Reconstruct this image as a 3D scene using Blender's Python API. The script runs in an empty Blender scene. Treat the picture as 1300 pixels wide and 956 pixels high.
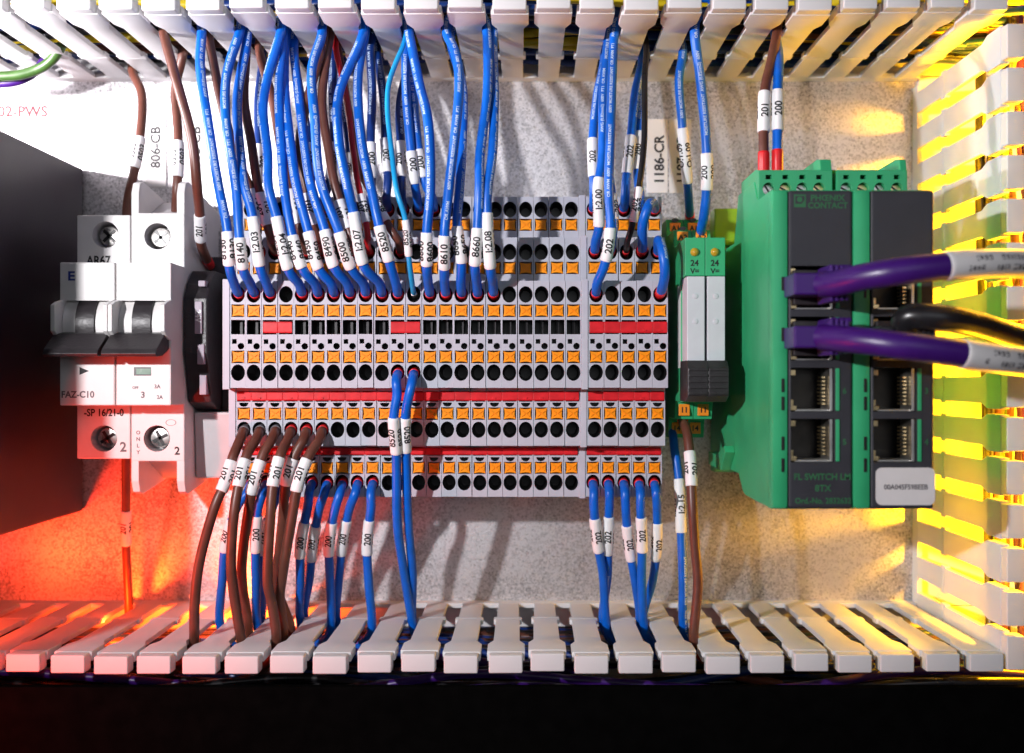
import bpy, bmesh, math, random
from mathutils import Vector, Matrix
random.seed(7)
R = math.radians
S = 0.001                       # everything below is written in millimetres
# ------------------------------------------------------------------ camera
D, F, CX, CY = 395.0, 1342.0, 668.0, 480.0      # camera distance to panel, focal length in photo pixels, optical axis
sce = bpy.context.scene
C = sce.collection
cam = bpy.data.cameras.new('camera')
co = bpy.data.objects.new('camera', cam); C.objects.link(co)
co.location = (0, -D*S, 0); co.rotation_euler = (R(90), 0, 0)
cam.sensor_width = 36; cam.lens = F/1300*36
cam.shift_x = (650-CX)/1300; cam.shift_y = (CY-478)/1300
cam.clip_start = 0.01; cam.clip_end = 20
cam.dof.use_dof = True; cam.dof.focus_distance = 0.337; cam.dof.aperture_fstop = 10.0
sce.camera = co
# ------------------------------------------------------------------ world and lamps
w = bpy.data.worlds.new('World'); sce.world = w; w.use_nodes = True
bg = w.node_tree.nodes['Background']
bg.inputs[0].default_value = (0.80, 0.82, 1.0, 1); bg.inputs[1].default_value = 0.022
def lamp(name, loc, power, col, rad, kind='POINT', aim=None, size=None, spot=None, blend=0.5):
    l = bpy.data.lights.new(name, kind); l.energy = power; l.color = col
    if kind == 'AREA': l.shape = 'RECTANGLE'; l.size, l.size_y = size[0]*S, size[1]*S
    else: l.shadow_soft_size = rad*S
    if kind == 'SPOT': l.spot_size = R(spot); l.spot_blend = blend
    o = bpy.data.objects.new(name, l); C.objects.link(o); o.location = Vector(loc)*S
    if aim is not None:
        o.rotation_euler = (Vector(aim)-Vector(loc)).to_track_quat('-Z', 'Y').to_euler()
    return o
lamp('key_lamp', (-236, -385, 72), 7.5, (1, .975, 1), 6, 'SPOT', aim=(55, 0, 58), spot=82, blend=1.0)
lamp('corner_lamp', (-245, -104, 90), 2.7, (1, .93, .96), 5)
lamp('fill_lamp', (120, -620, 140), 0.34, (.90, .94, 1), 0, 'AREA', aim=(0, 0, 0), size=(420, 260))
lamp('red_duct_lamp', (-103.8, -30, -87.6), 0.55, (1, .085, .006), 2, 'SPOT', aim=(-103, 0, -76), spot=150, blend=.5)
lamp('red_rear_lamp', (-145.4, -30, -87.6), 0.22, (1, .06, .005), 2, 'SPOT', aim=(-142, 0, -74), spot=150, blend=.5)
lamp('red_side_lamp', (-192, -62, -74), 0.13, (1, .05, .006), 4)
lamp('red_front_lamp', (-188, -132, -92), 0.65, (1, .035, .012), 6)
lamp('yellow_duct_lamp', (170, -48, 30), 0.68, (1, .45, .002), 4)
lamp('yellow_low_lamp', (170, -50, -46), 0.85, (1, .45, .002), 4)
lamp('yellow_top_lamp', (172, -45, 92), 0.75, (1, .46, .002), 4)
# ------------------------------------------------------------------ exposure
sce.view_settings.view_transform = 'Standard'; sce.view_settings.look = 'None'
sce.view_settings.exposure = 0; sce.view_settings.gamma = 1
sce.view_settings.use_curve_mapping = False
sce.render.resolution_x = 1024; sce.render.resolution_y = 753
# ------------------------------------------------------------------ helpers
def sc(h): return F/(D-h)
def P(px, py, h):
    s = sc(h); return Vector(((px-CX)/s, -h, (CY-py)/s))
MATS = {}
def mat(name, col, rough=.45, metal=0., var=.12, scale=180, bump=.0, bscale=900, spec=.5, trans=0., coat=0., tcol=None, rvar=.12):
    m = bpy.data.materials.new(name); m.use_nodes = True; MATS[name] = m
    nt = m.node_tree; n = nt.nodes; L = nt.links
    b = n['Principled BSDF']; out = n['Material Output']
    tc = n.new('ShaderNodeTexCoord')
    no = n.new('ShaderNodeTexNoise'); no.inputs['Scale'].default_value = scale; no.inputs['Detail'].default_value = 6
    L.new(tc.outputs['Object'], no.inputs['Vector'])
    rp = n.new('ShaderNodeMapRange'); L.new(no.outputs['Fac'], rp.inputs['Value'])
    rp.inputs['From Min'].default_value = .3; rp.inputs['From Max'].default_value = .7
    rp.inputs['To Min'].default_value = 1-var; rp.inputs['To Max'].default_value = 1+var*.5
    mx = n.new('ShaderNodeMix'); mx.data_type = 'RGBA'; mx.blend_type = 'MULTIPLY'; mx.inputs[0].default_value = 1
    mx.inputs[6].default_value = (*col, 1); L.new(rp.outputs[0], mx.inputs[7])
    L.new(mx.outputs[2], b.inputs['Base Color'])
    r2 = n.new('ShaderNodeMapRange'); L.new(no.outputs['Fac'], r2.inputs['Value'])
    r2.inputs['To Min'].default_value = max(.03, rough-rvar); r2.inputs['To Max'].default_value = min(1, rough+rvar)
    L.new(r2.outputs[0], b.inputs['Roughness'])
    b.inputs['Metallic'].default_value = metal
    b.inputs['Specular IOR Level'].default_value = spec
    b.inputs['Coat Weight'].default_value = coat
    if bump:
        nb = n.new('ShaderNodeTexNoise'); nb.inputs['Scale'].default_value = bscale; nb.inputs['Detail'].default_value = 4
        L.new(tc.outputs['Object'], nb.inputs['Vector'])
        bp = n.new('ShaderNodeBump'); bp.inputs['Strength'].default_value = bump; bp.inputs['Distance'].default_value = .0004
        L.new(nb.outputs['Fac'], bp.inputs['Height']); L.new(bp.outputs[0], b.inputs['Normal'])
    if trans:
        t = n.new('ShaderNodeBsdfTranslucent'); t.inputs[0].default_value = (*(tcol or col), 1)
        ms = n.new('ShaderNodeMixShader'); ms.inputs[0].default_value = trans
        L.new(b.outputs[0], ms.inputs[1]); L.new(t.outputs[0], ms.inputs[2]); L.new(ms.outputs[0], out.inputs[0])
    return m
mat('duct', (.80, .79, .80), .5, var=.06, scale=60, bump=.04, bscale=500, trans=.12, tcol=(.85, .84, .80))
mat('terminal', (.455, .46, .53), .5, var=.08, scale=200, bump=.06, bscale=1500)
mat('plate_grey', (.47, .47, .54), .5, var=.08, scale=200, bump=.06, bscale=1500)
mat('hole', (.012, .011, .012), .35, var=.3)
mat('orange', (.95, .30, .003), .5, var=.15, scale=300, bump=.12, bscale=900, spec=.25)
mat('orange_tag', (.95, .27, .01), .5, var=.1)
mat('jumper', (.62, .010, .018), .45, var=.25, scale=260, bump=.1, bscale=700, spec=.3)
mat('blue', (.003, .12, .60), .36, var=.16, scale=220, bump=.05, bscale=700, spec=.4)
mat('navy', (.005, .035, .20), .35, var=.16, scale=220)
mat('cyan', (.01, .33, .68), .35, var=.1)
mat('brown', (.125, .040, .026), .4, var=.2, scale=220, bump=.05, bscale=700)
mat('red_wire', (.55, .008, .012), .35, var=.15)
mat('black_wire', (.012, .011, .013), .3, var=.2)
mat('violet', (.042, .006, .14), .38, var=.12, scale=120, bump=.05, bscale=900)
mat('yellow_wire', (.75, .55, .01), .4, var=.1)
mat('green_wire', (.035, .09, .015), .45, var=.25)
mat('ferrule', (.70, .015, .02), .35, var=.1)
mat('grey_ferrule', (.16, .15, .17), .4, var=.1)
mat('sleeve', (.84, .83, .84), .5, var=.05)
mat('ink', (.010, .010, .012), .6, var=.1)
mat('ink_grey', (.12, .11, .12), .6, var=.1)
mat('ink_blue', (.01, .03, .25), .6, var=.1)
mat('ink_red', (.12, .01, .02), .6, var=.1)
mat('white_print', (.50, .62, .80), .6, var=.2, scale=700)
mat('breaker', (.74, .72, .71), .45, var=.05, bump=.05, bscale=1200)
mat('breaker_grey', (.52, .50, .51), .5, var=.06, bump=.05, bscale=1200)
mat('black_plastic', (.022, .018, .021), .42, var=.3, scale=300, bump=.25, bscale=1100)
mat('dark_plastic', (.030, .026, .030), .5, var=.2, scale=200, bump=.1, bscale=900)
mat('psu', (.020, .012, .022), .38, var=.3, scale=60, bump=.12, bscale=1600)
mat('steel', (.62, .60, .58), .28, 1., var=.25, scale=300)
mat('brass', (.85, .66, .36), .3, 1., var=.15)
mat('nickel', (.80, .78, .74), .35, 1., var=.15)
mat('green', (.035, .40, .17), .38, var=.10, scale=90, bump=.05, bscale=900, trans=.05, tcol=(.03, .35, .1))
mat('green_dark', (.012, .19, .06), .45, var=.1)
mat('lime', (.22, .42, .015), .45, var=.1)
mat('relay_grey', (.60, .61, .66), .42, var=.05, bump=.04, bscale=900)
mat('face', (.030, .030, .038), .48, var=.15, scale=120, bump=.1, bscale=1500)
mat('face_print', (.025, .14, .055), .6, var=.15)
mat('led', (.50, .30, .02), .15, var=.1, coat=.6)
mat('label', (.70, .68, .68), .5, var=.05)
mat('tag_lilac', (.33, .27, .33), .5, var=.1)
mat('added_plate', (.0025, .0025, .0025), .9, var=.3, spec=.0)  # flat black for the plate added below the lower duct
mat('window_green', (.10, .22, .15), .25, var=.2)
# galvanised sheet: fine spangle in colour and gloss, a few scratches
def galvanised():
    m = mat('galvanised', (.50, .49, .50), .42, 1., var=.1); nt = m.node_tree; n = nt.nodes; L = nt.links
    b = n['Principled BSDF']
    for l in list(nt.links):
        if l.to_node == b: nt.links.remove(l)
    tc = n.new('ShaderNodeTexCoord')
    v = n.new('ShaderNodeTexVoronoi'); v.inputs['Scale'].default_value = 1300
    g = n.new('ShaderNodeTexNoise'); g.inputs['Scale'].default_value = 1700; g.inputs['Detail'].default_value = 5; g.inputs['Roughness'].default_value = .7
    k = n.new('ShaderNodeTexNoise'); k.inputs['Scale'].default_value = 30; k.inputs['Detail'].default_value = 5
    for t in (v, g, k): L.new(tc.outputs['Object'], t.inputs['Vector'])
    a = n.new('ShaderNodeMath'); a.operation = 'MULTIPLY_ADD'; L.new(v.outputs['Color'], a.inputs[0]); a.inputs[1].default_value = .35
    L.new(g.outputs['Fac'], a.inputs[2])
    a2 = n.new('ShaderNodeMath'); a2.operation = 'MULTIPLY_ADD'; L.new(k.outputs['Fac'], a2.inputs[0]); a2.inputs[1].default_value = .5; L.new(a.outputs[0], a2.inputs[2])
    r = n.new('ShaderNodeValToRGB'); L.new(a2.outputs[0], r.inputs[0])
    r.color_ramp.elements[0].position = .55; r.color_ramp.elements[0].color = (.055, .052, .060, 1)
    r.color_ramp.elements[1].position = 1.15; r.color_ramp.elements[1].color = (.74, .72, .74, 1)
    mp = n.new('ShaderNodeMapping'); mp.inputs['Rotation'].default_value = (0, R(-35), 0); mp.inputs['Scale'].default_value = (14, 1, 330)
    L.new(tc.outputs['Object'], mp.inputs['Vector'])
    sn = n.new('ShaderNodeTexNoise'); sn.inputs['Scale'].default_value = 1.6; sn.inputs['Detail'].default_value = 2; L.new(mp.outputs[0], sn.inputs['Vector'])
    sr = n.new('ShaderNodeMapRange'); L.new(sn.outputs['Fac'], sr.inputs[0]); sr.inputs[1].default_value = .73; sr.inputs[2].default_value = .78; sr.inputs[3].default_value = 0; sr.inputs[4].default_value = .55
    sx = n.new('ShaderNodeMix'); sx.data_type = 'RGBA'; L.new(sr.outputs[0], sx.inputs[0]); L.new(r.outputs[0], sx.inputs[6]); sx.inputs[7].default_value = (.85, .84, .85, 1)
    L.new(sx.outputs[2], b.inputs['Base Color'])
    q = n.new('ShaderNodeMapRange'); L.new(a2.outputs[0], q.inputs[0]); q.inputs[1].default_value = .5; q.inputs[2].default_value = 1.2
    q.inputs[3].default_value = .55; q.inputs[4].default_value = .36; L.new(q.outputs[0], b.inputs['Roughness'])
    b.inputs['Metallic'].default_value = .97
    bp = n.new('ShaderNodeBump'); bp.inputs['Strength'].default_value = .35; bp.inputs['Distance'].default_value = .0002
    L.new(a.outputs[0], bp.inputs['Height']); L.new(bp.outputs[0], b.inputs['Normal'])
galvanised()

BASE = {}          # world base of every thing, in mm
def root_of(o):
    while o.parent: o = o.parent
    return o
def finish(o, label=None, cat=None, group=None, kind=None):
    if label: o['label'] = label
    if cat: o['category'] = cat
    if group: o['group'] = group
    if kind: o['kind'] = kind
    return o
def thing(name, loc, label, cat, group=None):
    o = bpy.data.objects.new(name, None); C.objects.link(o)
    o.empty_display_size = .005
    o.location = Vector(loc)*S; BASE[o.name] = Vector(loc)
    return finish(o, label, cat, group)
def obj(name, bm, m, parent=None, smooth=False, local=False, loc=None):
    """link a bmesh (mm, world coordinates unless local) as one mesh object"""
    if parent is not None and not local:
        bmesh.ops.translate(bm, verts=bm.verts, vec=-BASE[root_of(parent).name])
    bmesh.ops.scale(bm, verts=bm.verts, vec=(S, S, S))
    bmesh.ops.recalc_face_normals(bm, faces=bm.faces)
    me = bpy.data.meshes.new(name); bm.to_mesh(me); bm.free()
    me.materials.append(MATS[m])
    if smooth:
        me.shade_smooth()
        me.set_sharp_from_angle(angle=R(38))
    o = bpy.data.objects.new(name, me); C.objects.link(o)
    if parent is not None: o.parent = parent
    if loc is not None: o.location = Vector(loc)*S
    return o
def inst(name, src, parent, loc=(0, 0, 0), rot=None):
    o = bpy.data.objects.new(name, src if isinstance(src, bpy.types.Mesh) else src.data); C.objects.link(o)
    o.parent = parent; o.location = Vector(loc)*S
    if rot: o.rotation_euler = rot
    return o
def B(): return bmesh.new()
def merge(bm, t):
    me = bpy.data.meshes.new('tmp'); t.to_mesh(me); t.free(); bm.from_mesh(me); bpy.data.meshes.remove(me)
def box(bm, x0, x1, h0, h1, z0, z1, bev=0., seg=2):
    t = bmesh.new(); bmesh.ops.create_cube(t, size=1)
    for v in t.verts:
        v.co = Vector((x0 if v.co.x < 0 else x1, -h0 if v.co.y > 0 else -h1, z0 if v.co.z < 0 else z1))
    if bev: bmesh.ops.bevel(t, geom=t.edges[:], offset=bev, segments=seg, affect='EDGES', profile=.6)
    merge(bm, t)
def prism(bm, prof, x0, x1, bev=0.):
    """extrude a (z, h) outline along x"""
    t = bmesh.new()
    a = [t.verts.new((x0, -h, z)) for z, h in prof]; b = [t.verts.new((x1, -h, z)) for z, h in prof]
    n = len(prof)
    t.faces.new(a); t.faces.new(b[::-1])
    for i in range(n): t.faces.new((a[i], a[(i+1) % n], b[(i+1) % n], b[i]))
    bmesh.ops.recalc_face_normals(t, faces=t.faces)
    if bev: bmesh.ops.bevel(t, geom=t.edges[:], offset=bev, segments=2, affect='EDGES', profile=.6)
    merge(bm, t)
def plate(bm, prof, h0, h1, bev=0.):
    """extrude an (x, z) outline along the depth h"""
    t = bmesh.new()
    a = [t.verts.new((x, -h0, z)) for x, z in prof]; b = [t.verts.new((x, -h1, z)) for x, z in prof]
    n = len(prof); t.faces.new(a); t.faces.new(b[::-1])
    for i in range(n): t.faces.new((a[i], a[(i+1) % n], b[(i+1) % n], b[i]))
    bmesh.ops.recalc_face_normals(t, faces=t.faces)
    if bev: bmesh.ops.bevel(t, geom=t.edges[:], offset=bev, segments=2, affect='EDGES', profile=.6)
    merge(bm, t)
def ell(cx, cz, rx, rz, n=24, a0=0, a1=360):
    full = abs(a1-a0) >= 360
    return [(cx+rx*math.cos(R(a0+(a1-a0)*i/(n if full else n-1))), cz+rz*math.sin(R(a0+(a1-a0)*i/(n if full else n-1)))) for i in range(n)]
def cup(bm, prof, h_top, h_bot, k=.8):
    """inside of a blind hole"""
    n = len(prof); cx = sum(p[0] for p in prof)/n; cz = sum(p[1] for p in prof)/n
    a = [bm.verts.new((x, -h_top, z)) for x, z in prof]
    b = [bm.verts.new((cx+(x-cx)*k, -h_bot, cz+(z-cz)*k)) for x, z in prof]
    for i in range(n): bm.faces.new((a[i], b[i], b[(i+1) % n], a[(i+1) % n]))
    bm.faces.new(b)
def cylx(bm, x0, x1, h, z, r, n=28, bev=0.):
    prism(bm, [(z+r*math.cos(2*math.pi*i/n), h+r*math.sin(2*math.pi*i/n)) for i in range(n)], x0, x1, bev)
def boolean(bm, cut):
    """bm minus cut, returned as a new bmesh (mm)"""
    ma = bpy.data.meshes.new('a'); bmesh.ops.recalc_face_normals(bm, faces=bm.faces); bm.to_mesh(ma); bm.free()
    mb = bpy.data.meshes.new('b'); bmesh.ops.recalc_face_normals(cut, faces=cut.faces); cut.to_mesh(mb); cut.free()
    oa = bpy.data.objects.new('a', ma); ob = bpy.data.objects.new('b', mb); C.objects.link(oa); C.objects.link(ob)
    md = oa.modifiers.new('cut', 'BOOLEAN'); md.operation = 'DIFFERENCE'; md.object = ob; md.solver = 'EXACT'
    bpy.context.view_layer.update()
    ev = oa.evaluated_get(bpy.context.evaluated_depsgraph_get())
    r = bmesh.new(); r.from_mesh(ev.data)
    bpy.data.objects.remove(oa); bpy.data.objects.remove(ob); bpy.data.meshes.remove(ma); bpy.data.meshes.remove(mb)
    return r
# ---- lettering
TXT = {}
def glyphs(s):
    """flat outline of a string at size 1, centred on u, cap height centred on v; cut into thin strips so it can bend"""
    if s not in TXT:
        cu = bpy.data.curves.new('t', 'FONT'); cu.body = s; cu.size = 1; cu.resolution_u = 3; cu.offset = .028
        o = bpy.data.objects.new('t', cu); C.objects.link(o); bpy.context.view_layer.update()
        me = bpy.data.meshes.new_from_object(o.evaluated_get(bpy.context.evaluated_depsgraph_get()))
        bpy.data.objects.remove(o); bpy.data.curves.remove(cu)
        b = bmesh.new(); b.from_mesh(me); bpy.data.meshes.remove(me)
        for k in range(-1, 8):
            bmesh.ops.bisect_plane(b, geom=b.verts[:]+b.edges[:]+b.faces[:], plane_co=(0, k*.13, 0), plane_no=(0, 1, 0))
        us = [v.co.x for v in b.verts]; u0, u1 = min(us), max(us)
        b.verts.index_update()
        TXT[s] = ([(v.co.x-(u0+u1)/2, v.co.y-.36) for v in b.verts], [[v.index for v in f.verts] for f in b.faces], u1-u0)
        b.free()
    return TXT[s]
def add_text(bm, s, fn, size, xs=1.):
    vs, fs, wd = glyphs(s)
    nv = [bm.verts.new(fn(u*size*xs, v*size)) for u, v in vs]
    for f in fs:
        try: bm.faces.new([nv[i] for i in f])
        except ValueError: pass
def flat_text(s, X, Z, h, size, m, parent, rot=0, xs=1., name='lettering', local=False):
    bm = B(); c, sn = math.cos(R(rot)), math.sin(R(rot))
    add_text(bm, s, lambda u, v: Vector((X+u*c-v*sn, -h, Z+u*sn+v*c)), size, xs)
    return obj(name, bm, m, parent, local=local)
# ---- wires
class Path:
    def __init__(self, ctrl, step=1.0):
        c = [ctrl[0]*2-ctrl[1]]+ctrl+[ctrl[-1]*2-ctrl[-2]]
        pts = []
        for i in range(1, len(c)-2):
            p0, p1, p2, p3 = c[i-1:i+3]
            t0 = 0; t1 = t0+max((p1-p0).length, 1e-4)**.5; t2 = t1+max((p2-p1).length, 1e-4)**.5; t3 = t2+max((p3-p2).length, 1e-4)**.5
            n = max(2, int((p2-p1).length/.5))
            for k in range(n):
                t = t1+(t2-t1)*k/n
                a1 = p0*((t1-t)/(t1-t0))+p1*((t-t0)/(t1-t0)); a2 = p1*((t2-t)/(t2-t1))+p2*((t-t1)/(t2-t1)); a3 = p2*((t3-t)/(t3-t2))+p3*((t-t2)/(t3-t2))
                b1 = a1*((t2-t)/(t2-t0))+a2*((t-t0)/(t2-t0)); b2 = a2*((t3-t)/(t3-t1))+a3*((t-t1)/(t3-t1))
                pts.append(b1*((t2-t)/(t2-t1))+b2*((t-t1)/(t2-t1)))
        pts.append(ctrl[-1].copy())
        out = [pts[0]]; acc = 0
        for a, b in zip(pts, pts[1:]):
            acc += (b-a).length
            if acc >= step: out.append(b); acc = 0
        self.p = out; n = len(out)
        self.t = [(out[min(i+1, n-1)]-out[max(i-1, 0)]).normalized() for i in range(n)]
        self.n = [None]*n; m = n//2
        for i in range(n):                      # start the frame where the wire lies flattest to the viewer
            if abs(self.t[i].y) < abs(self.t[m].y): m = i
        f = Vector((0, -1, 0)); self.n[m] = (f-self.t[m]*f.dot(self.t[m])).normalized()
        for r in (range(m+1, n), range(m-1, -1, -1)):
            prev = m
            for i in r:
                q = self.n[prev]; self.n[i] = (q-self.t[i]*q.dot(self.t[i])).normalized(); prev = i
        self.s = [0.]
        for a, b in zip(out, out[1:]): self.s.append(self.s[-1]+(b-a).length)
    def at(self, s):
        s = min(max(s, 0), self.s[-1]-1e-6)
        lo, hi = 0, len(self.s)-1
        while hi-lo > 1:
            m = (lo+hi)//2
            if self.s[m] <= s: lo = m
            else: hi = m
        k = (s-self.s[lo])/max(self.s[hi]-self.s[lo], 1e-9)
        return self.p[lo].lerp(self.p[hi], k), self.t[lo].lerp(self.t[hi], k).normalized(), self.n[lo].lerp(self.n[hi], k).normalized()
    def px(self, i):
        p = self.p[i]; s = sc(-p.y); return CX+p.x*s, CY-p.z*s
def tube(bm, path, s0, s1, r, n=12, lip=0., step=1.3):
    k = max(2, int((s1-s0)/step)); rings = []
    prof = [(s0+(s1-s0)*i/k, r) for i in range(k+1)]
    if lip: prof = [(s0, r-lip)]+[(s0+.05, r-.1), (s0+.2, r)]+prof[1:-1]+[(s1-.2, r), (s1-.05, r-.1), (s1, r-lip)]
    for s, rr in prof:
        p, t, nn = path.at(s); b = nn.cross(t)
        rings.append([bm.verts.new(p+nn*(rr*math.cos(2*math.pi*j/n))+b*(rr*math.sin(2*math.pi*j/n))) for j in range(n)])
    for a, b in zip(rings, rings[1:]):
        for j in range(n): bm.faces.new((a[j], a[(j+1) % n], b[(j+1) % n], b[j]))
    bm.faces.new(rings[0]); bm.faces.new(rings[-1])
def ring_text(bm, path, s, text, r, size, th0, xs=1., horiz=False):
    p, t, nn = path.at(s)
    d = (1 if t.x > 0 else -1) if horiz else (1 if t.z > 0 else -1)
    def fn(u, v):
        p, t, nn = path.at(s+d*u); vh = nn.cross(t*d); th = th0+v/r
        return p+nn*(r*math.cos(th))+vh*(r*math.sin(th))
    add_text(bm, text, fn, size, xs)
PRINT = ['AWG (0.82mm2)  600V  FT1  OR AWM', '600V MOISTURE RESISTANT  OR AWM  FT1', 'OR AWM  600V  MOISTURE RESISTANT', 'MOISTURE RESISTANT  AWG (0.82mm2)  600V']
def build_wire(name, ctrl, r, m, label, group=None, sleeve=None, text=None, th0=0., ferrules=(), printed=False, cat='wire', sleeve_len=None, size=3.2, sl_m='sleeve', rep=1.8):
    pa = Path(ctrl)
    base = ctrl[-1].copy()
    t = thing(name, base, label, cat, group)
    bm = B(); tube(bm, pa, 0, pa.s[-1], r); obj('insulation', bm, m, t, True)
    rng = None
    if sleeve:
        ii = [i for i in range(len(pa.p)) if min(sleeve) <= pa.px(i)[1] <= max(sleeve)]
        # keep the longest run of consecutive samples
        runs = []; 
        for i in ii:
            if runs and i == runs[-1][-1]+1: runs[-1].append(i)
            else: runs.append([i])
        run = max(runs, key=len)
        s0, s1 = pa.s[run[0]], pa.s[run[-1]]; rng = (s0, s1)
        rs = r+.36
        bm = B(); tube(bm, pa, s0, s1, rs, 16, lip=.3, step=1.0); so = obj('marker_sleeve', bm, sl_m, t, True)
        if text:
            bm = B()
            for k in (-1, 0, 1):
                if abs(th0+k*rep) < 2.0: ring_text(bm, pa, (s0+s1)/2+random.uniform(-.6, .6), text, rs+.035, size, th0+k*rep, .92)
            obj('lettering', bm, 'ink', so)
    for (a, b, fm) in ferrules:
        bm = B(); tube(bm, pa, max(0, a if a >= 0 else pa.s[-1]+a), b if b > 0 else pa.s[-1]+b, r+.2, 14, lip=.2, step=.6); obj('ferrule', bm, fm, t, True)
    if printed:
        bm = B(); s = 16+random.uniform(0, 8); k = random.randrange(4); th = random.uniform(-.7, .7)
        end = (rng[0] if rng else pa.s[-1]-14)
        while True:
            tx = PRINT[k % 4]; wd = glyphs(tx)[2]*1.35
            if s+wd+2 > end:
                tx = tx.split('  ')[0]; wd = glyphs(tx)[2]*1.35
                if s+wd+2 > end: break
            ring_text(bm, pa, s+wd/2, tx, r+.03, 1.35, th); s += wd+random.uniform(2, 5); k += 1; th += random.uniform(-.25, .25)
        if len(bm.verts): obj('insulation_print', bm, 'white_print', t)
        else: bm.free()
    return t, pa
ORD = ['first', 'second', 'third', 'fourth', 'fifth', 'sixth', 'seventh', 'eighth', 'ninth', 'tenth', 'eleventh', 'twelfth', 'thirteenth', 'fourteenth',
       'fifteenth', 'sixteenth', 'seventeenth', 'eighteenth', 'nineteenth', 'twentieth', 'twenty-first', 'twenty-second']
# ------------------------------------------------------------------ setting: back panel, added black plate
bm = B(); box(bm, -300, 260, -2.5, 0, -240, 240); finish(obj('back_panel', bm, 'galvanised'), 'galvanised steel mounting panel behind all devices', None, None, 'structure')
bm = B(); box(bm, -330, 290, 81, 84, -240, -90.9, .6); finish(obj('added_black_plate', bm, 'added_plate'), 'black plate added across the strip below the lower duct', None, None, 'structure')  # added to black out the bottom strip, no real part of the enclosure
# ------------------------------------------------------------------ wiring ducts
ZT, ZB, XR, PITCH = 110.7, -83.0, 144.2, 13.15
def finger_mesh():
    bm = B()
    def piece(out, t0, t1):
        t = bmesh.new(); a = [t.verts.new((u, -h, t0)) for u, h in out]; b = [t.verts.new((u, -h, t1)) for u, h in out]; n = len(out)
        t.faces.new(a); t.faces.new(b[::-1])
        for i in range(n): t.faces.new((a[i], a[(i+1) % n], b[(i+1) % n], b[i]))
        bmesh.ops.recalc_face_normals(t, faces=t.faces)
        bmesh.ops.bevel(t, geom=[e for e in t.edges], offset=.22, segments=2, affect='EDGES', profile=.6)
        merge(bm, t)
    sym = lambda half: half+[(-u, h) for u, h in half[::-1]]
    piece(sym([(3.75, 5.2), (3.85, 27.3), (4.8, 27.6), (4.8, 29.3)]), 0, 1.8)
    piece(sym([(4.8, 29.55), (4.8, 31.2), (4.05, 31.6), (4.15, 60), (5.75, 64.2), (5.75, 73.5)]), 0, 1.8)
    piece(sym([(5.7, 63.8), (5.7, 73.2)]), .4, 3.0)
    t = bmesh.new(); bmesh.ops.create_cube(t, size=1)
    for v in t.verts: v.co = Vector((v.co.x*10.2, -(72.5 if v.co.y > 0 else 77.5), .25 if v.co.z < 0 else 5.6))
    bmesh.ops.bevel(t, geom=t.edges[:], offset=.55, segments=3, affect='EDGES', profile=.6); merge(bm, t)
    bmesh.ops.scale(bm, verts=bm.verts, vec=(S, S, S)); bmesh.ops.recalc_face_normals(bm, faces=bm.faces)
    me = bpy.data.meshes.new('finger'); bm.to_mesh(me); bm.free(); me.materials.append(MATS['duct']); me.shade_smooth(); me.set_sharp_from_angle(angle=R(35))
    return me
FM = finger_mesh()
td = thing('wiring_duct', (-20, 0, ZT), 'white slotted wiring duct above the terminal blocks with blue wires dropping out', 'wiring duct')
bm = B(); box(bm, -250, 145.4, 0, 5.3, ZT, ZT+1.8, .2); obj('base_wall', bm, 'duct', td)
bm = B(); box(bm, -250, 200, .05, 1.6, ZT+1.9, ZT+46); obj('duct_floor', bm, 'duct', td)
bm = B(); box(bm, -250, 200, 1.7, 76, ZT+46, ZT+47.8, .2); obj('far_wall', bm, 'duct', td)
TOPX = [8.2+PITCH*k for k in range(-19, 11)]
for x in TOPX: inst('finger', FM, td, (x+20, 0, 0), (R(random.uniform(-.35, .35)), 0, R(random.uniform(-.3, .3))))
bd = thing('wiring_duct', (-20, 0, ZB), 'white slotted wiring duct below the terminal blocks glowing red beside the breakers', 'wiring duct')
bm = B(); box(bm, -250, 143.9, 0, 5.3, ZB-1.8, ZB, .2); obj('base_wall', bm, 'duct', bd)
bm = B(); box(bm, -250, 200, .05, 1.6, ZB-46, ZB-1.9); obj('duct_floor', bm, 'duct', bd)
bm = B(); box(bm, -250, 200, 1.7, 76, ZB-47.8, ZB-46, .2); obj('far_wall', bm, 'duct', bd)
BOTX = [6.7+PITCH*k for k in range(-19, 11)]
for x in BOTX: inst('finger', FM, bd, (x+20, 0, 0), (R(random.uniform(-.35, .35)), R(180), R(random.uniform(-.3, .3))))
rd = thing('wiring_duct', (XR, 0, 10), 'white upright slotted wiring duct lit yellow from inside, beside the network switch', 'wiring duct')
bm = B(); box(bm, XR, XR+1.8, 0, 5.3, -88, 108, .2); obj('base_wall', bm, 'duct', rd)
bm = B(); box(bm, XR+1.9, XR+46, .05, 1.6, -84.5, 112); obj('duct_floor', bm, 'duct', rd)
bm = B(); box(bm, XR+46, XR+47.8, 1.7, 76, -84.5, 112, .2); obj('far_wall', bm, 'duct', rd)
RZ = [-16.9+PITCH*k for k in range(-5, 10)]
for z in RZ: inst('finger', FM, rd, (0, 0, z-10), (0, R(90), 0))
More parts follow.
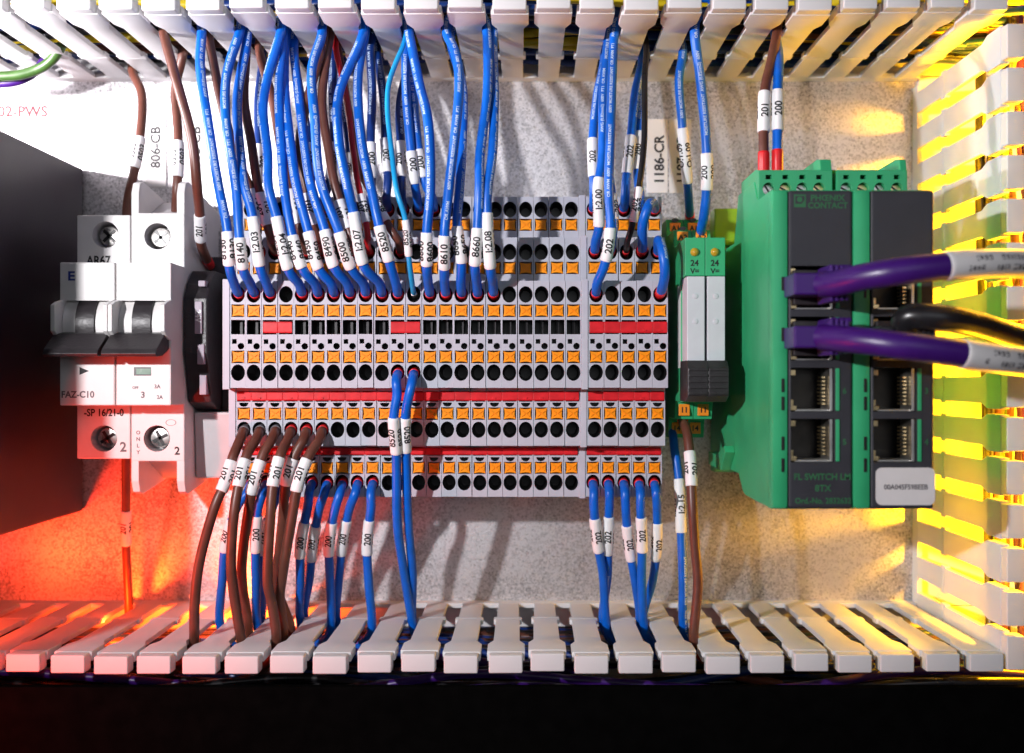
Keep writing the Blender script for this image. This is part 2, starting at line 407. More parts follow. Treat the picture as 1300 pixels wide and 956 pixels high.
# ------------------------------------------------------------------ DIN rail and terminal strip
rl = thing('mounting_rail', (-20, 0, 14), 'steel mounting rail behind breakers and terminal blocks', 'rail')
bm = B(); prism(bm, [(-3.5, 7.5), (-3.5, 6.4), (3.4, 6.4), (3.4, .1), (24.6, .1), (24.6, 6.4), (31.5, 6.4), (31.5, 7.5), (23.5, 7.5), (23.5, 1.2), (4.5, 1.2), (4.5, 7.5)], -200, 116); obj('rail', bm, 'steel', rl)
H1, H2, H3 = 59.5, 52.6, 44.2
PROF = [(60.2, 5), (60.2, H3), (45.6, H3), (45.6, H2), (30.9, H2), (30.9, H1), (-3.1, H1), (-3.1, H2), (-21.9, H2), (-21.9, H3), (-39.4, H3), (-39.4, 5), (36, 8), ][:12]
HOLES = {(1, 1): (26.6, H1), (2, 1): (40.9, H2), (3, 1): (56.0, H3), (1, -1): (1.75, H1), (2, -1): (-16.7, H2), (3, -1): (-34.7, H3)}
BUTT = {(1, 1): 21.4, (2, 1): 35.7, (3, 1): 50.9, (1, -1): 6.75, (2, -1): -11.5, (3, -1): -29.8}
RX, RZ_ = 2.22, 2.62
def colx(i): return -91.5+5.07*i if i < 22 else 22.2+5.1*(i-22)
bm = B(); prism(bm, PROF, -2.46, 2.46)
cut = B()
for k, (z, h) in HOLES.items(): plate(cut, ell(0, z, RX, RZ_), h-9, h+2)
for k, z in BUTT.items():
    h = HOLES[k][1]; box(cut, -2.05, 2.05, h-4, h+2, z-2.0, z+2.0)
SLOTS = [(13.9, 18.5, H1), (-7.6, -4.2, H2), (-25.7, -22.9, H3)]
for z0, z1, h in SLOTS: box(cut, -2.2, 2.2, h-9, h+2, z0, z1)
box(cut, -1.85, -.4, H1-5, H1+2, 10.9, 12.4)
plate(cut, ell(.95, 10.15, 1.05, 1.05, 16), H1-6, H1+2)
for z, h in ((-7.95, H2), (-26.25, H3)): plate(cut, ell(0, z, 1.5, 1.35, 13, 180, 360), h-4, h+2)
hb = boolean(bm, cut)
t0 = thing('terminal_block', (colx(0), 0, 10), 'x', 'terminal block', 'terminal blocks in the strip')
bmesh.ops.translate(hb, verts=hb.verts, vec=(0, 0, -10))
obj('housing', hb, 'terminal', t0, local=True)
bm = B(); cup(bm, ell(0, 0, RX-.03, RZ_-.03), -.7, -8.9, .72); cupo = None
for k, (z, h) in HOLES.items():
    if cupo is None: cupo = obj('wire_entry', bm, 'hole', t0, True, local=True, loc=(0, -h, z-10))
    else: inst('wire_entry', cupo, t0, (0, -h, z-10))
# orange release button: waisted outline with a zig-zag screwdriver relief
bm = B()
out = [(-1.78, -1.85), (-1.1, -1.55), (0, -1.42), (1.1, -1.55), (1.78, -1.85), (1.55, -1.0), (1.46, 0), (1.55, 1.0), (1.78, 1.85), (1.1, 1.55), (0, 1.42), (-1.1, 1.55), (-1.78, 1.85), (-1.55, 1.0), (-1.46, 0), (-1.55, -1.0)]
plate(bm, [(x*1.1, z*1.02) for x, z in out], -3.5, -.25, .10)
for sx, sz, rot in ((-.75, .55, 35), (-.75, -.5, -38), (.75, .5, -35), (.75, -.55, 35)):
    t = bmesh.new(); bmesh.ops.create_cube(t, size=1)
    for v in t.verts: v.co = Vector((v.co.x*1.25, v.co.y*.3, v.co.z*.22))
    bmesh.ops.rotate(t, verts=t.verts, matrix=Matrix.Rotation(R(rot), 3, 'Y')); bmesh.ops.translate(t, verts=t.verts, vec=(sx, .10, sz)); merge(bm, t)
bo = None
for k, z in BUTT.items():
    h = HOLES[k][1]
    if bo is None: bo = obj('release_button', bm, 'orange', t0, local=True, loc=(0, -h, z-10))
    else: inst('release_button', bo, t0, (0, -h, z-10))
for z0, z1, h in SLOTS:
    bm = B(); cup(bm, [(-2.17, z0+.03-10), (2.17, z0+.03-10), (2.17, z1-.03-10), (-2.17, z1-.03-10)], h-1.0, h-8.9, .97)
    so = obj('bridge_slot', bm, 'hole', t0, local=True)
    if h == H1:
        bm = B(); box(bm, -.25, .55, h-8, h-3.5, 14.0-10, 18.4-10); obj('contact', bm, 'dark_plastic', so, local=True)
bm = B(); cup(bm, [(-1.83, .93), (-.42, .93), (-.42, 2.37), (-1.83, 2.37)], H1-.3, H1-4.9, .97); obj('test_hole', bm, 'hole', t0, local=True)
bm = B(); cup(bm, ell(.95, .15, 1.03, 1.03, 16), H1-.3, H1-5.9, .97); obj('test_hole', bm, 'hole', t0, local=True)
for z, h in ((-7.95, H2), (-26.25, H3)):
    bm = B(); cup(bm, ell(0, z-10, 1.48, 1.33, 13, 180, 360), h-.3, h-3.9, .97); obj('test_hole', bm, 'hole', t0, local=True)
def copy_tree(o, parent=None):
    c = o.copy(); C.objects.link(c); c.parent = parent
    for ch in list(o.children): copy_tree(ch, c)
    return c
blocks = []
for i in range(27):
    b = t0 if i == 0 else copy_tree(t0)
    b.location = Vector((colx(i), random.uniform(-.12, .12), 10+random.uniform(-.08, .08)))*S
    b.rotation_euler = (0, R(random.uniform(-.06, .06)), R(random.uniform(-.09, .09)))
    b['label'] = ('grey terminal block, %s from the end plate beside the breakers' % ORD[i]) if i < 22 else ('grey terminal block, %s from the divider plate toward the green relays' % ORD[i-22])
    blocks.append(b)
big = [(z+(.5 if z > 0 else -.5), h+(.35 if h > 9 else 0)) for z, h in PROF]
for x0, x1, lab in ((-96.3, -94.05, 'grey end plate of the terminal strip beside the breakers'), (17.55, 19.6, 'grey divider plate between long and short groups of terminal blocks')):
    t = thing('end_plate', ((x0+x1)/2, 0, 10), lab, 'end plate', 'plates in the terminal strip')
    bm = B(); prism(bm, big, x0, x1, .15); pl = obj('plate', bm, 'plate_grey', t)
# red plug-in bridges
def bridge(i0, i1, z0, z1, h, lab):
    x0, x1 = colx(i0)-2.1, colx(i1)+2.1
    t = thing('jumper_bar', ((x0+x1)/2, -h, (z0+z1)/2), lab, 'jumper bar', 'red jumper bars')
    bm = B(); box(bm, x0, x1, h-6, h+.35, z0, z1, .25)
    b = obj('bar', bm, 'jumper', t)
    bm = B()
    for i in range(i0, i1+1):
        x = colx(i); n = B()
        box(bm, max(x0, x-2.51), min(x1, x+2.52), h-1, h+.5, z0+.3, z1-.3, .12)
        if random.random() < .35: box(bm, x-.5, x+.6, h, h+.75, z0+.5, z0+1.1, .1)
    obj('ridge', bm, 'jumper', b)
bridge(2, 3, 14.3, 17.9, H1, 'short red jumper bar bridging third and fourth blocks in the front row')
bridge(10, 11, 14.3, 17.9, H1, 'short red jumper bar above the paired 8520 wires in the front row')
bridge(22, 26, 14.3, 17.9, H1, 'red five-way jumper bar in the front row of the short block group')
bridge(0, 21, -7.3, -4.35, H2, 'long red jumper bar above the brown wire clamps')
bridge(22, 26, -7.3, -4.35, H2, 'red five-way jumper bar in the middle step of the short block group')
bridge(0, 21, -25.45, -23.1, H3, 'long red jumper bar on the lowest step below the brown wire clamps')
bridge(22, 26, -25.45, -23.1, H3, 'red five-way jumper bar on the lowest step above wires marked 202')
# ------------------------------------------------------------------ wires between ducts and terminals
used = {}
def slot_point(px, py, h=None, top=True):
    zp, xs = (ZT, TOPX) if top else (ZB, BOTX)
    if h is None:
        s = (CY-py)/zp; h = D-F/s
    h = min(max(h, 9), 57)
    X = (px-CX)/sc(h)
    k = min(range(len(xs)), key=lambda i: abs(xs[i]+PITCH/2-X)); g = xs[k]+PITCH/2
    dx = max(-1.1, min(1.1, X-g))
    lst = used.setdefault((top, k), [])
    while any((h-a)**2+(dx-b)**2 < 8.0 for a, b in lst) and h > 9:
        h -= .7
        if 25 < h < 33: dx *= .4
    lst.append((h, dx))
    return Vector((g+dx, -h, zp)), h
def wire(color, hole, pts, sleeve=None, text=None, th0=0., bulge=8., h0=None, r=1.5, printed=True, end=None, ferr='ferrule', label=None, group=None, drift=None, name='wire', size=3.2):
    """hole = (tier, side, column) or None with end=(X, z, h); pts = photo pixels from the duct slot to the clamp"""
    if hole: X, (z, h) = colx(hole[2]), HOLES[hole[:2]]; side = hole[1]
    else: X, z, h, side = end
    p0, hs = slot_point(*pts[0], h=h0, top=side > 0)
    dz = 1 if side > 0 else -1
    dr = drift if drift is not None else random.choice((-1, 1))
    ctrl = [p0+Vector((dr*34, 9+random.uniform(0, 6), dz*(15+random.uniform(0, 6)))), p0+Vector((dr*11, 5, dz*(12+random.uniform(0, 3)))), p0+Vector((dr*.8, 1.0, dz*4.5)), p0]
    n = len(pts)
    for i, (px, py) in enumerate(pts[1:], 1):
        t = i/n; hh = hs+(h+6-hs)*t+bulge*math.sin(math.pi*min(1, t*1.02))
        ctrl.append(P(px, py, hh)+Vector((random.uniform(-.45, .45), random.uniform(-.8, .8), 0)))
    ctrl += [Vector((X, -(h+4.2), z+dz*3.0)), Vector((X, -(h+.4), z+dz*.7)), Vector((X, -(h-5.5), z-dz*.3))]
    fer = ((-5.0, 0, ferr),) if ferr else ()
    return build_wire(name, ctrl, r, color, label, group, sleeve, text, th0, fer, printed, size=size)
UP = [  # column, pixel path, sleeve rows, marking, turn of the print
 (0, [(256, 33), (255, 84), (265, 152), (276, 238), (288, 290), (293, 340)], (291, 340), '8130', .75),
 (1, [(299, 28), (288, 96), (288, 157), (297, 238), (303, 300), (311, 344)], (300, 344), '8140', -.1),
 (2, [(311, 38), (302, 127), (307, 198), (312, 235), (318, 270), (329, 342)], (270, 342), 'I:2.03', 0),
 (4, [(344, 38), (336, 127), (338, 198), (342, 238), (350, 275), (366, 344)], (273, 344), 'I:2.04', -.5),
 (5, [(353, 36), (355, 114), (357, 193), (360, 238), (370, 297), (387, 343)], (297, 343), '8440', .8),
 (6, [(356, 32), (361, 114), (368, 182), (375, 230), (392, 294), (406, 342)], (294, 342), '8450', .7),
 (7, [(372, 50), (379, 120), (387, 200), (394, 238), (410, 290), (424, 340)], (290, 340), '8490', .15),
 (8, [(405, 33), (395, 89), (399, 152), (406, 228), (429, 293), (444, 340)], (293, 340), '8500', .2),
 (9, [(448, 33), (430, 120), (431, 180), (438, 228), (446, 267), (464, 338)], (267, 338), 'I:2.07', -.05),
 (10, [(456, 25), (453, 101), (461, 178), (471, 238), (482, 285), (495, 333)], (285, 333), '8520', 0),
 (12, [(519, 38), (535, 110), (542, 152), (545, 238), (543, 293), (543, 340)], (292, 340), '8600', -.75),
 (13, [(567, 20), (579, 66), (584, 107), (569, 238), (565, 295), (564, 342)], (295, 342), '8610', 0),
 (14, [(572, 50), (586, 110), (587, 180), (584, 238), (582, 284), (584, 334)], (284, 334), '8650', .75),
 (15, [(617, 36), (619, 114), (611, 200), (607, 238), (605, 287), (604, 338)], (287, 338), '8660', 0),
 (16, [(626, 30), (629, 127), (623, 200), (620, 238), (620, 270), (621, 343)], (270, 343), 'I:2.08', 0),
]
for c, pts, sl, tx, th in UP:
    wire('blue', (1, 1, c), pts, sl, tx, th, bulge=random.uniform(9, 13), label='blue wire marked %s dropping from upper duct into %s front row block' % (tx, ORD[c]), group='blue wires into the front row')
wire('cyan', (1, 1, 11), [(514, 38), (494, 114), (499, 203), (504, 245), (513, 277), (519, 325)], (277, 325), '8520', .5, bulge=14, r=.82, printed=False, ferr='nickel', label='thin cyan wire marked 8520 among the blue wires', size=2.5)
MID = [
 (1, 'brown', [(262, 42), (273, 90), (284, 140), (303, 205), (318, 244), (328, 290)], (238, 286), '201', .7, 1.5),
 (2, 'brown', [(313, 48), (310, 127), (320, 180), (329, 235), (336, 270), (345, 305)], (245, 291), '201', .6, 1.5),
 (4, 'brown', [(349, 60), (348, 127), (355, 180), (365, 228), (374, 270), (386, 305)], (241, 286), '201', .7, 1.5),
 (5, 'brown', [(395, 42), (387, 140), (382, 190), (387, 240), (396, 275), (405, 305)], (246, 288), '201', -.3, 1.5),
 (7, 'brown', [(415, 42), (410, 130), (416, 190), (425, 232), (436, 275), (446, 305)], (253, 292), '201', .6, 1.5),
 (8, 'red_wire', [(438, 55), (441, 127), (447, 190), (453, 232), (460, 262), (467, 303)], (243, 285), '201', .6, 1.0),
 (10, 'brown', [(440, 60), (446, 160), (452, 205), (470, 240), (490, 278), (504, 304)], (243, 282), '8520', 1.0, 1.3),
]
for c, col, pts, sl, tx, th, r in MID:
    wire(col, (2, 1, c), pts, sl, tx, th, bulge=5, r=r, printed=False, label='%s wire marked %s into the middle step of the %s block, behind blue wires' % ('thin red' if col == 'red_wire' else 'brown', tx, ORD[c]), group='brown wires behind the blue ones')
LOW = [
 (1, [(330, 75), (327, 130), (327, 185), (328, 233)], (185, 233)), (4, [(372, 63), (383, 130), (394, 185), (397, 228)], (180, 228)),
 (5, [(420, 63), (421, 120), (423, 180), (420, 228)], (179, 229)), (6, [(425, 75), (436, 130), (443, 195), (438, 235)], (196, 240)),
 (8, [(469, 60), (471, 120), (472, 182), (473, 228)], (180, 227)), (9, [(479, 70), (485, 120), (489, 180), (491, 228)], (175, 224)),
 (10, [(508, 65), (508, 130), (510, 185), (511, 230)], (180, 226)), (11, [(512, 45), (516, 120), (522, 192), (527, 236)], (192, 235)),
 (12, [(518, 52), (525, 120), (533, 190), (542, 235)], (189, 230)),
]
for c, pts, sl in LOW:
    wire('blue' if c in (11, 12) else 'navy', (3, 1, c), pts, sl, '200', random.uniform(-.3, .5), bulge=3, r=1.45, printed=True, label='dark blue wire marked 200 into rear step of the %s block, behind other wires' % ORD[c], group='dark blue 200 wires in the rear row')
G5 = [
 ('blue', (3, 1, 22), [(760, 70), (757, 120), (754, 175), (752, 230)], (175, 225), '202', .2, 4, 'blue wire marked 202 into rear step of the block next to the divider plate'),
 ('blue', (2, 1, 22), [(770, 52), (767, 120), (764, 200), (760, 240), (759, 291)], (222, 291), 'I:2.00', 0, 6, 'blue wire marked I:2.00 beside the divider plate'),
 ('blue', (1, 1, 22), [(780, 44), (777, 110), (775, 180), (774, 238), (773, 290), (768, 335)], (287, 335), '202', 0, 9, 'blue wire marked 202 crossing down to the front row of the short block group'),
 ('blue', (2, 1, 23), [(772, 60), (771, 130), (771, 190), (777, 245), (778, 290)], (242, 284), '202', -.8, 3, 'blue wire marked 202 partly hidden behind the wire marked I:2.00'),
 ('blue', (3, 1, 24), [(809, 72), (806, 120), (801, 172), (795, 226)], (172, 221), '202', 0, 4, 'blue wire marked 202 alone into rear step of the short block group'),
 ('blue', (3, 1, 25), [(814, 75), (812, 120), (811, 172), (811, 226)], (168, 218), '200', .2, 3, 'blue wire marked 200 half hidden behind the black wire'),
 ('black_wire', (2, 1, 24), [(816, 58), (820, 100), (817, 180), (811, 232), (804, 285)], (236, 283), '202', .7, 7, 'thin black wire with a 202 sleeve among blue wires'),
]
for col, hole, pts, sl, tx, th, bu, lab in G5:
    wire(col, hole, pts, sl, tx, th, bulge=bu, r=1.0 if col == 'black_wire' else 1.5, printed=col == 'blue', label=lab, group='wires into the short block group')
def loop(a, b, pts, lab):
    A, Bq = [Vector((colx(k[2]), 0, HOLES[k[:2]][0])) + Vector((0, -HOLES[k[:2]][1], 0)) for k in (a, b)]
    ctrl = [A+Vector((0, 5, 0)), A+Vector((0, -1, 0))]+[P(*p) for p in pts]+[Bq+Vector((0, -1.5, .8)), Bq+Vector((0, 5, 0))]
    build_wire('jumper_wire', ctrl, 1.55, 'blue', lab, 'blue jumper loops', None, None, 0, ((0, 6, 'ferrule'), (-6.5, 0, 'ferrule')), True)
loop((3, 1, 26), (2, 1, 25), [(829, 258, 56), (823, 262, 64), (816, 284, 63)], 'short blue jumper loop from rear step to middle step')
loop((2, 1, 26), (1, 1, 26), [(836, 305, 63), (841, 318, 69), (844, 345, 69)], 'short blue jumper loop from middle step to front row beside the green relays')
DOWN2 = [
 (0, [(245, 812), (246, 770), (253, 716), (273, 640), (282, 618), (296, 578)], (582, 627), .55), (1, [(306, 809), (295, 745), (293, 716), (299, 653), (305, 612), (315, 575)], (578, 623), .3),
 (2, [(315, 800), (308, 745), (307, 716), (313, 653), (321, 615), (334, 573)], (580, 628), .35), (3, [(347, 812), (342, 760), (341, 741), (343, 653), (348, 612), (357, 574)], (577, 620), -.5),
 (4, [(352, 792), (351, 740), (353, 700), (358, 653), (365, 612), (376, 574)], (577, 619), .05), (5, [(360, 804), (356, 760), (358, 735), (371, 653), (380, 612), (393, 575)], (581, 624), .25),
]
for c, pts, sl, th in DOWN2:
    wire('brown', (2, -1, c), pts, sl, '201', th, bulge=7, r=1.62, printed=False, ferr='grey_ferrule' if c < 3 else 'ferrule', label='brown wire marked 201 from the %s block down into the lower duct' % ORD[c], group='brown 201 wires into the lower duct')
DOWN3 = [
 (0, [(279, 788), (281, 740), (287, 690), (302, 640)], (660, 702)), (1, [(326, 788), (324, 740), (324, 690), (329, 645)], (653, 702)),
 (2, [(332, 782), (333, 740), (335, 690), (347, 640)], (656, 705)), (4, [(381, 785), (380, 740), (383, 690), (390, 640)], (660, 708)),
 (5, [(386, 780), (391, 735), (398, 690), (407, 645)], (664, 712)), (6, [(418, 788), (418, 740), (419, 690), (426, 645)], (660, 708)),
 (7, [(427, 782), (429, 740), (434, 690), (443, 645)], (658, 706)), (8, [(472, 790), (468, 740), (466, 690), (470, 645)], (658, 707)),
]
for c, pts, sl in DOWN3:
    wire('blue', (3, -1, c), pts, sl, '200', random.uniform(-.3, .4), bulge=3, r=1.5, printed=False, label='blue wire marked 200 from lowest step of the %s block into lower duct' % ORD[c], group='blue 200 wires into the lower duct')
for c, pts in ((10, [(523, 788), (510, 716), (506, 668), (502, 578), (501, 530), (503, 500)]), (11, [(527, 790), (523, 729), (518, 660), (514, 578), (514, 530), (519, 500)])):
    wire('blue', (1, -1, c), pts, (529, 578), '8520', .5 if c == 10 else -.6, bulge=9, r=1.5, printed=False, label='blue wire marked 8520 from front row of the %s block down to lower duct' % ORD[c], group='paired 8520 wires')
for j, (pts, sl) in enumerate([([(769, 788), (764, 729), (758, 690), (755, 640)], (655, 703)), ([(773, 790), (773, 729), (773, 690), (773, 640)], (654, 703)), ([(812, 785), (806, 735), (800, 690), (795, 645)], (663, 712)),
                               ([(817, 790), (816, 735), (816, 690), (813, 640)], (656, 705)), ([(825, 783), (830, 735), (834, 690), (833, 645)], (661, 710))]):
    wire('blue', (3, -1, 22+j), pts, sl, '202', random.uniform(-.35, .2), bulge=3, r=1.5, printed=j in (1,), label='blue wire marked 202 from lowest step, %s from the divider plate' % ORD[j], group='blue 202 wires into the lower duct')
# ------------------------------------------------------------------ circuit breakers
def screw(parent, X, Z, h, r, cross=True, ang=20):
    bm = B(); cup(bm, ell(X, Z, r+.55, r+.55, 32), h+.02, h-7.5, .92); ho = obj('screw_hole', bm, 'breaker_grey' if cross else 'green_dark', parent, True)
    bm = B(); plate(bm, ell(X, Z, r*.86, r*.86, 28), h-9, h-3.2, .3)
    s = obj('screw', bm, 'steel', parent, True)
    bm = B()
    for a in ((ang, ang+90) if cross else (ang,)):
        t = bmesh.new(); bmesh.ops.create_cube(t, size=1)
        for v in t.verts: v.co = Vector((v.co.x*r*1.4, v.co.y*.3, v.co.z*r*.26))
        bmesh.ops.rotate(t, verts=t.verts, matrix=Matrix.Rotation(R(a), 3, 'Y')); bmesh.ops.translate(t, verts=t.verts, vec=(X, -(h-3.1), Z)); merge(bm, t)
    obj('slot', bm, 'hole', s)
HB, HF = 47.0, 60.0
def breaker(x0, x1, label, wings):
    t = thing('circuit_breaker', ((x0+x1)/2, 0, 14), label, 'circuit breaker', 'circuit breakers')
    zt, zb = (54.4, -27.4) if wings else (53.7, -26.6)
    bm = B(); prism(bm, [(zt, 8), (zt, HB), (zb, HB), (zb, 8)], x0, x1, .45)
    sx = [(-121.4, 46.7), (-121.6, -19.9)] if wings else [(-138.5, 47.2), (-139.0, -19.9)]
    cut = B()
    for X, Z in sx: plate(cut, ell(X, Z, 4.35, 4.35, 32), HB-8, HB+2)
    obj('body', boolean(bm, cut), 'breaker', t)
    for X, Z in sx: screw(t, X, Z, HB, 3.8, True, random.uniform(10, 70))
    # front block with the toggle recess
    bm = B(); prism(bm, [(36.7, HB-.5), (36.7, HF), (-8.7, HF), (-8.7, HB-.5)], x0+.05, x1-.05, .5)
    cut = B(); box(cut, x0+1.3, x1-1.3, HF-9, HF+3, 8.2, 24.6)
    obj('front_block', boolean(bm, cut), 'breaker', t)
    xm = (x0+x1)/2-.2
    for a, b in ((x0+1.35, xm-3.0), (xm+3.0, x1-1.35)):
        bm = B(); cylx(bm, a, b, HF-8.6, 17.0, 9.6, 40); obj('toggle_collar', bm, 'breaker', t, True)
    bm = B(); cylx(bm, xm-2.95, xm+2.95, HF-8.6, 17.0, 10.4, 40); lv = obj('toggle', bm, 'black_plastic', t, True)
    bm = B(); prism(bm, [(14.5, 60.5), (13.9, 64.0), (8.9, 71.5), (7.4, 72.3), (6.6, 71.6), (7.0, 66), (9.2, 60.2)], x0+.1, x1-.55, .25); obj('toggle_paddle', bm, 'black_plastic', lv)
    for a, b in ((x0-.1, x0+1.25), (x1-1.35, x1+.05)):
        bm = B(); prism(bm, [(25.2, HF-2), (24.0, HF+3.2), (22.8, HF+6.3), (14.6, HF+6.3), (12.2, HF+2.4), (11.9, HF-2)], a, b, .3); obj('toggle_guard', bm, 'breaker', t)
    if wings:
        for a, b in ((x0, x0+2.5), (x1-2.6, x1)):
            bm = B(); prism(bm, [(54.0, 6), (54.0, 46.9), (61, 46.9), (64.4, 45.5), (65.4, 42.5), (62.5, 22), (60, 6)], a, b, .3); obj('barrier', bm, 'breaker', t)
            bm = B(); prism(bm, [(-27.0, 6), (-27.0, 46.9), (-34, 46.9), (-37.6, 45.5), (-38.6, 42.5), (-36, 22), (-33, 6)], a, b, .3); obj('barrier', bm, 'breaker', t)
        bm = B(); prism(bm, [(54.3, 8), (54.3, 40), (61.5, 24), (60.5, 8)], x0+2.5, x1-2.6, .2); obj('rear_cover', bm, 'breaker_grey', t)
        bm = B(); prism(bm, [(-27.3, 8), (-27.3, 40), (-35, 24), (-34, 8)], x0+2.5, x1-2.6, .2); obj('rear_cover', bm, 'breaker_grey', t)
    return t
b1 = breaker(-147.9, -130.35, 'white circuit breaker marked C10 beside the dark power supply box', False)
b2 = breaker(-130.05, -112.5, 'white circuit breaker with raised side barriers, next to the C10 breaker', True)
def tx(s, px, py, h, size, m, parent, rot=0, xs=1.):
    p = P(px, py, h); return flat_text(s, p.x, p.z, h+.06, size, m, parent, rot, xs)
tx('AR67', 125, 330.5, HB, 4.3, 'ink', b1, xs=.8)
tx('E', 91, 350, HF, 4.0, 'ink_blue', b1, xs=1.2)
tx('FAZ-C10', 99, 500.5, HF, 2.9, 'ink_grey', b1, xs=.95)
tx('-SP 16/21-0', 132, 523.5, HB, 3.3, 'ink', b1, xs=.85)
tx('2', 156.5, 567, HB, 4.4, 'ink_grey', b1)
tx('2', 225, 572, HB, 3.6, 'ink', b2)
for i, ch in enumerate('ONLY'): tx(ch, 175.5, 549+i*8.3, HB, 1.7, 'ink_grey', b2)
tx('3', 181.5, 501, HF, 2.7, 'ink_grey', b2); tx('3A', 200, 490.5, HF, 1.7, 'ink_grey', b2); tx('2A', 203, 504, HF, 1.6, 'ink_grey', b2)
tx('OFF', 172, 492, HF, 1.1, 'ink_grey', b2)
p = P(101, 466, HF); q = P(113, 471, HF); bm = B(); plate(bm, [(p.x, p.z), (q.x, q.z), (p.x, 2*q.z-p.z)], HF-.3, HF+.05); obj('indicator_mark', bm, 'ink', b1)
p = P(170, 466, HF); q = P(192, 477, HF); bm = B(); box(bm, p.x, q.x, HF-1, HF+.06, q.z, p.z); iw = obj('indicator_window', bm, 'hole', b2)
bm = B(); box(bm, p.x+.8, q.x-.1, HF, HF+.12, q.z+.5, p.z-.5); obj('indicator_flag', bm, 'window_green', iw)
bm = B()
c0 = P(217, 536.5, HB)
for k in range(24):
    a0, a1 = R(360*k/24), R(360*(k+1)/24)
    f = lambda a, rr: bm.verts.new((c0.x+1.75*rr*math.cos(a), -(HB+.06), c0.z+1.05*rr*math.sin(a)))
    bm.faces.new((f(a0, 1), f(a1, 1), f(a1, .88), f(a0, .88)))
obj('approval_mark', bm, 'ink_grey', b2)
# black coil module clipped to the second breaker
cm = thing('coil_module', (-106, 0, 14), 'black 24V coil module between the white breakers and the terminal strip', 'coil module')
bm = B(); prism(bm, [(36, 7.6), (36, 40), (31, 46), (26, 49), (8, 49), (2, 47), (-8, 44), (-11, 36), (-11, 7.6)], -112.2, -104.4, .5); obj('body', bm, 'black_plastic', cm)
bm = B(); prism(bm, [(30, 7.6), (30, 33), (-11, 33), (-11, 7.6)], -104.3, -97.4, .5); obj('side_housing', bm, 'black_plastic', cm)
bm = B(); prism(bm, [(43, 7.6), (43, 20), (31, 24), (31, 7.6)], -112, -98, .6); obj('rear_housing', bm, 'dark_plastic', cm)
bm = B(); box(bm, -108.2, -105.9, 49.0, 50.0, 14.5, 25.0, .15); tg = obj('voltage_tag', bm, 'tag_lilac', cm)
flat_text('24V', -107.0, 20.2, 50.06, 2.6, 'sleeve', tg, rot=-90)
flat_text('24V', -110.4, 20.2, 49.1, 2.6, 'dark_plastic', cm, rot=-90)
for z0, z1 in ((33.5-1.5, 30.0), (11.0, 4.5), (1.0, -5.5)):
    bm = B(); box(bm, -107.5, -105.2, 44, 48.6 if z0 > 20 else 49.7-.6*(z0 < 3)*4, z1, z0, .25); obj('clip', bm, 'tag_lilac', cm)
bm = B(); plate(bm, ell(-103.5, 39.5, 1.8, 1.8, 20), 20, 26, .3); obj('screw', bm, 'steel', cm, True)
bm = B(); prism(bm, [(-11.5, 7.6), (-11.5, 38), (-34, 36), (-36, 12), (-30, 7.6)], -112.2, -99.5, .8); obj('lower_housing', bm, 'breaker_grey', cm)
# wires at the breakers
def free_wire(name, color, ctrl, label, sleeve=None, text=None, th0=0., r=1.5, group=None, ferr=(), printed=False, cat='wire', **k):
    return build_wire(name, [Vector(c) if not isinstance(c, Vector) else c for c in ctrl], r, color, label, group, sleeve, text, th0, ferr, printed, cat, **k)
def into(px, py, h=None, top=True, dr=1):
    p0, hs = slot_point(px, py, h, top); dz = 1 if top else -1
    return [p0+Vector((dr*30, 8, dz*18)), p0+Vector((dr*10, 4, dz*12)), p0+Vector((dr*.8, 1, dz*4.5)), p0]
free_wire('wire', 'brown', into(181, 90, dr=-1)+[P(180, 120, 20), P(178, 172, 27), P(171, 215, 31), P(163, 250, 30), P(160, 285, 22)], 'brown wire with sleeve ending behind the C10 breaker', (175, 217), '0503', .75, 1.55)
free_wire('wire', 'brown', into(222, 70, dr=-1)+[P(223, 110, 30), P(226, 170, 34), P(226, 215, 38), P(224, 250, 38), P(222, 290, 25)], 'brown wire with sleeve running down between the side barriers', (180, 225), '0503', .7, 1.55)
free_wire('wire', 'brown', into(208, 42, dr=-1)+[P(222, 95, 60), P(244, 178, 60), P(250, 235, 57), P(253.5, 271, 50), P(255, 307, 42), P(262, 328, 30), P(267, 338, 22)], 'brown wire marked 201 curving into the black coil module', (271, 307), '201', 0, 1.6, ferr=((-7, -1, 'ferrule'),))
free_wire('wire', 'brown', into(165, 772, top=False, dr=-1)+[P(162, 735, 16), P(160, 690, 20), P(160, 646, 24), P(160, 600, 30), P(160, 570, 34)], 'dark wire marked 201 dropping from the C10 breaker into the lower duct', (646, 693), '201', 0, 1.5)
free_wire('cable', 'green_wire', [P(-40, 98, 30), P(0, 97, 30), P(25, 95, 30), P(48, 88, 30), P(66, 76, 32), P(80, 55, 34)], 'green cable bending into upper duct beside the power supply box', r=1.7, cat='cable')
free_wire('cable', 'violet', [P(-40, 107, 26), P(0, 106, 26), P(18, 104, 26), P(34, 98, 26), P(50, 86, 25), P(60, 70, 24)], 'violet cable below the green cable at the upper duct', r=1.6, cat='cable')
# ------------------------------------------------------------------ power supply box
ps = thing('power_supply', (-195, 0, 14), 'tall dark power supply box beside the C10 breaker', 'power supply')
bm = B(); box(bm, -240, -165.1, 1.0, 143, -49.5, 78, 1.0, 3); obj('case', bm, 'psu', ps)
bm = B(); box(bm, -239, -166.1, 143, 145, -48.5, 77, .6); obj('front_cover', bm, 'psu', ps)
